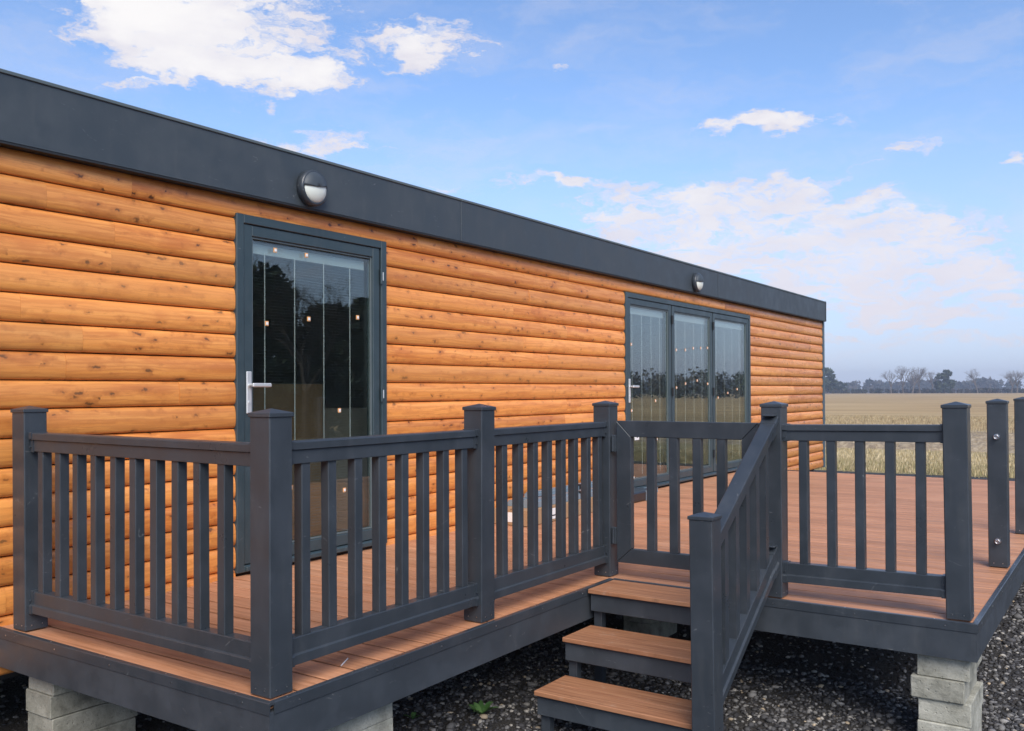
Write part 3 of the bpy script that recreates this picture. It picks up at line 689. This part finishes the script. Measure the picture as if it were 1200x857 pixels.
for x in (5.6, 6.2): MB().box(x, x+.04, -.424, -.416, .004, .105).build('strap', M_PACK, t, (0,0,0))
GR = 'pale blue grey rail lengths stacked on the carton'
for i, (a, b, c_, d_, z0_, z1_) in enumerate([(4.22, 6.05, .07, .15, .137, .185), (4.30, 6.20, .16, .25, .137, .185), (4.45, 6.10, .10, .19, .187, .235), (4.18, 6.0, .26, .36, .137, .205)]):
    lb = ['pale blue grey plastic length at the back of the stack touching the wall', 'pale blue grey plastic length in the middle of the stack, longest to the right', 'pale blue grey plastic length lying on top of the others', 'thicker pale blue grey plastic length at the front of the stack'][i]
    q = thing('plastic_length', lb, 'plastic rail', P(a, c_, z0_), GR)
    mb = MB().extrude([(-.0,0),((d_-c_),0),((d_-c_),(z1_-z0_)*.7),((d_-c_)*.8,(z1_-z0_)*.75),((d_-c_)*.8,(z1_-z0_)),((d_-c_)*.2,(z1_-z0_)),((d_-c_)*.2,(z1_-z0_)*.75),(0,(z1_-z0_)*.7)], (0,0,0), (b-a,0,0), (0,-1,0))
    mb.build('rail_profile', M_PACK, q)
    for x in (.25, .8, 1.35): MB().box(x, x+.03, -(d_-c_)-.002, .002, -.0005, z1_-z0_+.002).build('tie_band', M_BLACKP, q)
tag(MB().box(6.50, 6.95, -.20, -.10, .004, .06, .003).build('offcut', M_PACK), 'small pale plastic offcut on the deck under the folding door sill', 'offcut')
tag(MB().extrude([(0,0),(.006,0),(.004,.005)], P(.47,1.83,.001), P(.56,1.78,.001), (0,-1,0)).build('wood_splinter', M_LABEL), 'thin white sliver of trim lying on the boards by the near corner', 'splinter')

# seen dimly through the glass
tag(MB().box(2.32, 3.02, .9, 1.35, .002, 1.18, .004).build('tall_carton', M_KRAFT), 'tall brown carton standing inside behind the single glazed door', 'carton')
tag(MB().box(3.12, 3.6, .7, 1.2, .002, .98, .004).build('cream_cabinet', M_WALLIN), 'pale low cabinet inside to the right of the tall brown carton', 'cabinet')

# ------------------------------------------------------------------ gravel stones
def ico():
    bm = bmesh.new(); bmesh.ops.create_icosphere(bm, subdivisions=1, radius=1); bm.verts.index_update()
    V = np.array([v.co[:] for v in bm.verts]); Fc = np.array([[v.index for v in f.verts] for f in bm.faces]); bm.free(); return V, Fc
IV, IF = ico()
def scatter_stones(name, n, gen, smin, smax, pal, wts, power=2.2, flat=.65):
    xy = gen(n); n = len(xy)
    sc = smin + (smax-smin)*rng.random(n)**power
    V = IV[None]*(1+rng.uniform(-.28, .28, (n, len(IV), 1))); V = V*np.stack([sc*rng.uniform(.7,1.4,n), sc*rng.uniform(.7,1.2,n), sc*flat*rng.uniform(.7,1.1,n)], 1)[:, None]
    a = rng.uniform(0, 2*np.pi, n); c, s_ = np.cos(a)[:,None], np.sin(a)[:,None]
    X = V[...,0]*c - V[...,1]*s_; Y = V[...,0]*s_ + V[...,1]*c; tl = rng.uniform(-.5,.5,n)[:,None]
    Z = V[...,2] + X*tl*.5
    P_ = np.stack([X+xy[:,0:1], Y+xy[:,1:2], Z + GZ + (sc*.3)[:,None]], -1).reshape(-1,3)
    Fc = (IF[None] + (np.arange(n)*len(IV))[:,None,None]).reshape(-1,3)
    col = np.array(pal)[rng.choice(len(pal), n, p=np.array(wts)/sum(wts))]*rng.uniform(.7,1.3,(n,1))
    return tag(link(name, np_mesh(name, M_STONE, P_, Fc, np.repeat(col, len(IF), 0))), 'dark crushed stone and road planings under and beside the deck', 'gravel', kind='stuff')
def gen_near(n):
    u = np.concatenate([rng.uniform(.6, 3.6, n//2), rng.uniform(-.3, 8., n//2)]); w = np.concatenate([rng.uniform(.6, 4.6, n//2), rng.uniform(-1.4, 4.8, n//2)])
    return np.stack([u, -w], 1)
PAL = [(.04,.039,.041),(.075,.073,.073),(.14,.135,.13),(.25,.24,.225),(.40,.375,.33),(.45,.36,.25)]
scatter_stones('gravel', 44000, gen_near, .004, .017, PAL, [34,30,20,10,4,1.5], 1.6)
scatter_stones('gravel', 1500, gen_near, .012, .030, PAL, [26,26,22,18,6,2], 2.4)
scatter_stones('gravel', 9000, lambda n: np.stack([rng.uniform(5, 18.5, n), -rng.uniform(3.6, 9, n)], 1), .008, .035, PAL, [34,30,18,10,3,1], 2.)
scatter_stones('gravel', 16000, lambda n: np.stack([rng.uniform(2.6, 9, n), -rng.uniform(3.5, 5.6, n)], 1), .004, .019, PAL, [34,30,20,10,4,1.5], 1.6)
for i, (u_, w_, r_, lb) in enumerate([(4.55, 3.98, .045, 'pale buff stone on the gravel right of the block pier'), (3.35, 2.95, .022, 'small yellowish stone on the gravel left of the tall block pier'), (4.9,4.05,.03,'second buff stone lying just beyond the larger one, right of the pier')]):
    V = IV*(1+rng.uniform(-.2,.2,(len(IV),1)))*np.array([r_*1.5, r_*.7, r_*.6]); tag(link('loose_stone', np_mesh('loose_stone', M_STONE, V, IF, np.tile([[.50,.40,.27]], (len(IF),1))), None, P(u_, w_, GZ+r_*.5)), lb, 'stone')
# weeds
def weed(u_, w_, r_, lb, n=11):
    t = thing('weed', lb, 'weed', P(u_, w_, GZ), 'weeds growing in the gravel'); rw = random.Random(int(u_*100))
    for k in range(n):
        a = rw.uniform(0, 6.28); L = r_*rw.uniform(.6, 1.2); mb = MB(); pts = []
        for j in range(5):
            f = j/4; c = Vector((math.cos(a)*L*f, math.sin(a)*L*f, r_*1.1*f*(1-.45*f)*rw.uniform(.9,1.1))); wd = r_*.20*math.sin(math.pi*min(.97, f*.85+.1)); sdv = Vector((-math.sin(a), math.cos(a), 0))*wd
            mb.v += [tuple(c-sdv), tuple(c+Vector((0,0,-wd*.35))), tuple(c+sdv)]
        for j in range(4): i = 3*j; mb.f += [(i,i+1,i+4,i+3),(i+1,i+2,i+5,i+4)]; mb.sm += [1,1]
        mb.build('leaf', M_WEED, t)
M_WEED = mat('weed_leaf', lambda n, b: setc(n, b, color=n.mix(n.add('ShaderNodeObjectInfo').outputs['Random'], (.06,.15,.035), (.13,.25,.07)), rough=.6))
weed(1.86, 1.52, .085, 'small green weed in the gravel left of the bottom step')
weed(1.60, 1.25, .045, 'smaller green weed deeper under the deck edge', 7)

# ------------------------------------------------------------------ grass and stubble
def blades(name, base, h, wd, cols, label, cat, lean=.35):
    n = len(base); a = rng.uniform(0, 2*np.pi, n); dx, dy = np.cos(a), np.sin(a); H = h*rng.uniform(.5, 1.3, n); L = H*lean*rng.uniform(-1, 1, n); b = rng.uniform(0, 2*np.pi, n)
    z0 = GZ-.02
    w_ = wd*rng.uniform(.6, 1.4, n)
    p0 = np.stack([base[:,0]-dx*w_, base[:,1]-dy*w_, np.full(n, z0)], 1); p1 = np.stack([base[:,0]+dx*w_, base[:,1]+dy*w_, np.full(n, z0)], 1)
    p2 = np.stack([base[:,0]+np.cos(b)*L, base[:,1]+np.sin(b)*L, z0+H], 1)
    V = np.stack([p0,p1,p2], 1).reshape(-1,3); Fc = np.arange(3*n).reshape(-1,3)
    c = np.array(cols)[rng.integers(0, len(cols), n)]*rng.uniform(.75,1.2,(n,1))
    return tag(link(name, np_mesh(name, M_STRAW, V, Fc, c)), label, cat, kind='stuff')
def clump(n, per, x0, x1, y0, y1, sp):
    c = np.stack([rng.uniform(x0,x1,n), rng.uniform(y0,y1,n)], 1); return (c[:,None]+rng.normal(0, sp, (n,per,2))).reshape(-1,2)
blades('dry_grass', clump(2600, 14, 18.9, 25.5, -6.5, 6, .16), .12, .010, [(.60,.49,.29),(.52,.41,.23),(.42,.33,.17),(.68,.57,.37)], 'tall pale dry grass along the edge of the field beyond the deck', 'grass')
blades('dry_grass', clump(1500, 10, 18.7, 21., -8, 6, .2), .13, .012, [(.40,.33,.18),(.50,.41,.23),(.30,.27,.13)], 'low dull green grass at the edge of the gravel yard', 'grass')
blades('stubble', clump(9000, 6, 27, 62, -14, 14, .12), .15, .014, [(.42,.33,.19),(.50,.41,.25),(.33,.25,.14)], 'cut straw stubble standing in the field', 'stubble')
# turned earth rows at the near side of the field
nx, ny = 110, 170
gx = np.linspace(26.6, 44, nx); gy = np.linspace(-14, 16, ny); GX, GY = np.meshgrid(gx, gy, indexing='ij')
ZZ = .10*np.abs(np.sin(GX*2.1+.25*np.sin(GY*.9)+.1*GY))**1.5*(1+.6*rng.standard_normal(GX.shape)*.5) + rng.uniform(-.02,.05,GX.shape)
fade = np.clip((44-GX)/10,0,1)*np.clip((GX-26.6)/.6,0,1); ZZ = GZ-.03+ZZ*fade+.03*fade
ZZ = ZZ; V = np.stack([GX,GY,ZZ],-1).reshape(-1,3); I = np.arange(nx*ny).reshape(nx,ny)
Fc = np.stack([I[:-1,:-1],I[1:,:-1],I[1:,1:],I[:-1,1:]],-1).reshape(-1,4)
tag(link('turned_earth', np_mesh('turned_earth', M_EARTH, V, Fc)), kind='structure')

# ------------------------------------------------------------------ hedge, woods and trees
def leaf_cloud(centers, radii, per, size, cols, top=None):
    n = len(centers); d = rng.normal(size=(n,per,3)); d /= np.linalg.norm(d, axis=-1, keepdims=True); r = rng.random((n,per,1))**.4
    p = (centers[:,None] + d*r*radii[:,None]).reshape(-1,3); m_ = len(p)
    a = rng.normal(size=(m_,3)); a /= np.linalg.norm(a,axis=1,keepdims=True); b = np.cross(a, rng.normal(size=(m_,3))); b /= np.linalg.norm(b,axis=1,keepdims=True)
    s_ = size*rng.uniform(.5,1.4,(m_,1)); V = np.stack([p-a*s_-b*s_*.5, p+a*s_, p+b*s_], 1).reshape(-1,3)
    c = np.repeat(np.array(cols)[rng.integers(0,len(cols),n)]*rng.uniform(.8,1.2,(n,1)), per, 0)*rng.uniform(.75,1.25,(m_,1))
    return V, np.arange(3*m_).reshape(-1,3), c
def polar(az, r): return np.stack([CAM.x + r*np.cos(az), CAM.y + r*np.sin(az)], -1)
WOOD = [(.045,.042,.032),(.06,.055,.04),(.035,.045,.03),(.075,.06,.045)]
def wood(name, a0, a1, r0, r1, h, n, label, cols=WOOD, size=1.2, per=26, hv=.35):
    az_ = rng.uniform(R(a0), R(a1), n); r = rng.uniform(r0, r1, n); xy = polar(az_, r)
    hh = h*(1+hv*np.sin(az_*57*2.1)*.4+hv*rng.uniform(-1,1,n)*.6)
    out = []
    for f in (.22, .5, .78):
        c = np.column_stack([xy, GZ + hh*f]); rad = np.column_stack([hh*.42, hh*.42, hh*.26])*(1.1 if f < .7 else .8); out.append(leaf_cloud(c, rad, per, size, cols))
    V = np.concatenate([o[0] for o in out]); c = np.concatenate([o[2] for o in out]); return tag(link(name, np_mesh(name, M_LEAF, V, np.arange(len(V)).reshape(-1,3), c)), label, 'wood', kind='stuff')
wood('distant_wood', -40, 16, 760, 900, 8.2, 480, 'far blue grey wood along the horizon behind the field', size=1.7)
wood('distant_wood', 16, 80, 560, 700, 11, 420, 'far wood on the horizon hidden behind the cabin', size=1.7)
wood('distant_wood', -100, -10, 200, 260, 6.0, 520, 'belt of trees on the right hand field edge, mirrored in the folding door', cols=[(.10,.095,.08),(.13,.12,.10),(.09,.105,.075)], size=.45, per=34)
wood('hedgerow', -60, 40, 452, 462, 1.9, 900, 'low dark hedge line across the far edge of the stubble field', size=.6, per=12, hv=.25)

def bare_tree(label, x, y, h, seed, spread=.5, grp='bare winter trees beyond the field', depth=6, trunk_r=None, cat='tree'):
    rt = random.Random(seed); t = thing('bare_tree', label, cat, (x, y, GZ), grp)
    tv, tf = [], []
    cv, cf = [], []
    def tube(V, Fc, p0, p1, r0, r1):
        d = (p1-p0).normalized(); a = d.orthogonal().normalized(); b = d.cross(a); i = len(V)
        for p, r in ((p0, r0), (p1, r1)):
            for k in range(3): th = 2.094*k; V.append(tuple(p+(a*math.cos(th)+b*math.sin(th))*r))
        for k in range(3): Fc.append((i+k, i+(k+1)%3, i+3+(k+1)%3, i+3+k))
    def grow_(p, d, L, r, lev):
        V, Fc = (tv, tf) if lev == 0 else (cv, cf)
        nseg = 2; q = p; dd = d
        for k in range(nseg):
            dd = (dd + Vector((rt.uniform(-1,1), rt.uniform(-1,1), rt.uniform(-.3,.6)))*.16).normalized(); q2 = q + dd*L/nseg
            tube(V, Fc, q, q2, r*(1-.25*k), r*(1-.25*(k+1))); q = q2
        if lev >= depth: return
        nb = rt.choice([2,3,3]) if lev else 5
        for k in range(nb):
            a = rt.uniform(0, 6.28); s_ = spread*rt.uniform(.7, 1.5)
            nd = (dd + Vector((math.cos(a)*s_, math.sin(a)*s_, rt.uniform(-.1,.35)))).normalized(); grow_(q, nd, L*rt.uniform(.62,.85), r*.55, lev+1)
    r0 = trunk_r or h*.036
    grow_(Vector((0,0,-.1)), Vector((0,0,1)), h*.25, r0, 0)
    for nm, V, Fc in (('trunk', tv, tf), ('crown', cv, cf)):
        link(nm, np_mesh(nm, M_BARK, np.array(V), np.array(Fc)), t)
    return t
def at(px, r):       # a spot r metres out, in the direction of a point px across the photograph
    a = yaw - math.atan((px-600)/1069.86); return CAM.x + r*math.cos(a), CAM.y + r*math.sin(a)
def leafy(name, label, x, y, h, wd, cols, seed, per=60, size=.4, conical=False, grp=None, base=.12, r_far=True):
    t = thing(name, label, 'tree', (x, y, GZ), grp); rt = np.random.default_rng(seed)
    n = 46 if h > 9 or r_far else 110; f = rt.uniform(base, 1, n)
    prof = (1-f)**.8*1.1+.08 if conical else np.sin(np.pi*np.clip(f*.85+.1,0,1))**.6
    a = rt.uniform(0, 6.28, n); rr = wd/2*prof*rt.uniform(.2,1,n)**.5
    c = np.column_stack([np.cos(a)*rr, np.sin(a)*rr, f*h*.94]); rad = np.column_stack([wd*.13+0*f, wd*.13+0*f, np.full(n, h*.055)])*rt.uniform(.7,1.4,(n,1))
    V, Fc, co = leaf_cloud(c, rad, per, size, cols); link('crown', np_mesh('crown', M_LEAF, V, Fc, co), t)
    mb = MB().cyl((0,0,-.1), (0,0,h*.5), h*.022, h*.014, 8); mb.cyl((0,0,h*.5), (0,0,h*.92), h*.014, h*.004, 8)
    for k in range(7):
        z_ = h*(.25+.09*k); a = k*2.4; mb.cyl((0,0,z_), (math.cos(a)*wd*.3, math.sin(a)*wd*.3, z_+h*.06), h*.008, h*.003, 5)
    mb.build('trunk', M_BARK, t); return t
for i, (px, r, h, sp, lb) in enumerate([
    (1044, 445, 12.5, .55, 'left tree of the bare pair above the middle of the right railing'), (1058, 450, 14.5, .6, 'broad bare tree, tallest left of the right corner post'),
    (1069, 440, 14.8, .4, 'narrow bare tree just right of the broad tallest one'), (1078, 450, 12.0, .55, 'lower bare tree between the narrow tree and the dark evergreen'),
    (1093, 455, 12.2, .35, 'thin sparse bare tree immediately left of the dark evergreen'), (1145.5, 450, 12.0, .5, 'lone round headed bare tree between the corner post and the bolted post'),
    (1185, 430, 11.5, .75, 'wide low bare tree right of the bolted post'), (1192, 445, 12.6, .6, 'bare tree at the right edge of the view'), (1066, 470, 10.5, .6, 'small bare tree filling the gap behind the tall bare ones'),
    (976, 520, 9.0, .5, 'small bare tree just right of the cabin corner')]):
    bare_tree(lb, *at(px, r), h, 20+i, sp)
EG = [(.045,.062,.042),(.060,.080,.050),(.052,.066,.045)]
leafy('evergreen_tree', 'dark evergreen tree standing left of the right corner post top', *at(1107, 440), 10.3, 8, EG, 5, 60, .55, False, 'evergreens in and around the field', .1)
leafy('evergreen_tree', 'dark evergreen immediately right of the cabin corner post', *at(967, 430), 11.5, 8, EG, 6, 60, .7, False, 'evergreens in and around the field')
leafy('evergreen_tree', 'low dark evergreen bush a little right of the cabin corner', *at(981, 470), 6, 9, EG, 8, 50, .6, False, 'evergreens in and around the field')
# trees off to the right of the yard, mirrored in the single door
def off(azd, r): a = R(azd); return 2.0 + r*math.cos(a), r*math.sin(a)
for i, (azd, r, h, wd, con) in enumerate([(-35,34,6.3,6,0),(-40.5,32,7.6,6.5,0),(-45.5,34,7.0,6,1),(-50,33,8.8,5.5,1),(-54,35,7.0,6,0),(-58.5,34,8,6,1)]):
    leafy('evergreen_tree', ['bushy evergreen nearest the field, first of the row mirrored in the single door','rounded evergreen second in the mirrored row','cone shaped evergreen third in the mirrored row','tallest cone shaped evergreen of the mirrored row','rounded evergreen fifth in the mirrored row','last cone shaped evergreen of the mirrored row, farthest from the field'][i], *off(azd, r), h*.80, wd, EG, 30+i, 110, .22, bool(con), 'evergreens off to the right of the yard', .02, False)
for i, (azd, r, h) in enumerate([(-47,30,7.4),(-56,30,8.2)]):
    bare_tree(['bare spreading tree in front of the mirrored evergreens','taller bare tree at the far end of the mirrored evergreens'][i], *off(azd, r), h, 60+i, .55, 'bare trees off to the right of the yard', 7)

# ------------------------------------------------------------------ haze: one closed box of air
hz_ = MB().box(-1000, 1150, -1100, 1100, GZ-1.2, 22).build('haze', bpy.data.materials.new('haze_air'))
hm = hz_.data.materials[0]; hm.use_nodes = True; n = NT(hm.node_tree); n.n.clear()
pv = n.add('ShaderNodeVolumePrincipled', inp={'Color': (.80,.87,1.,1), 'Density': .0007, 'Anisotropy': .2})
o2 = n.add('ShaderNodeOutputMaterial'); n.l.new(pv.outputs[0], o2.inputs['Volume'])
tag(hz_, kind='stuff')
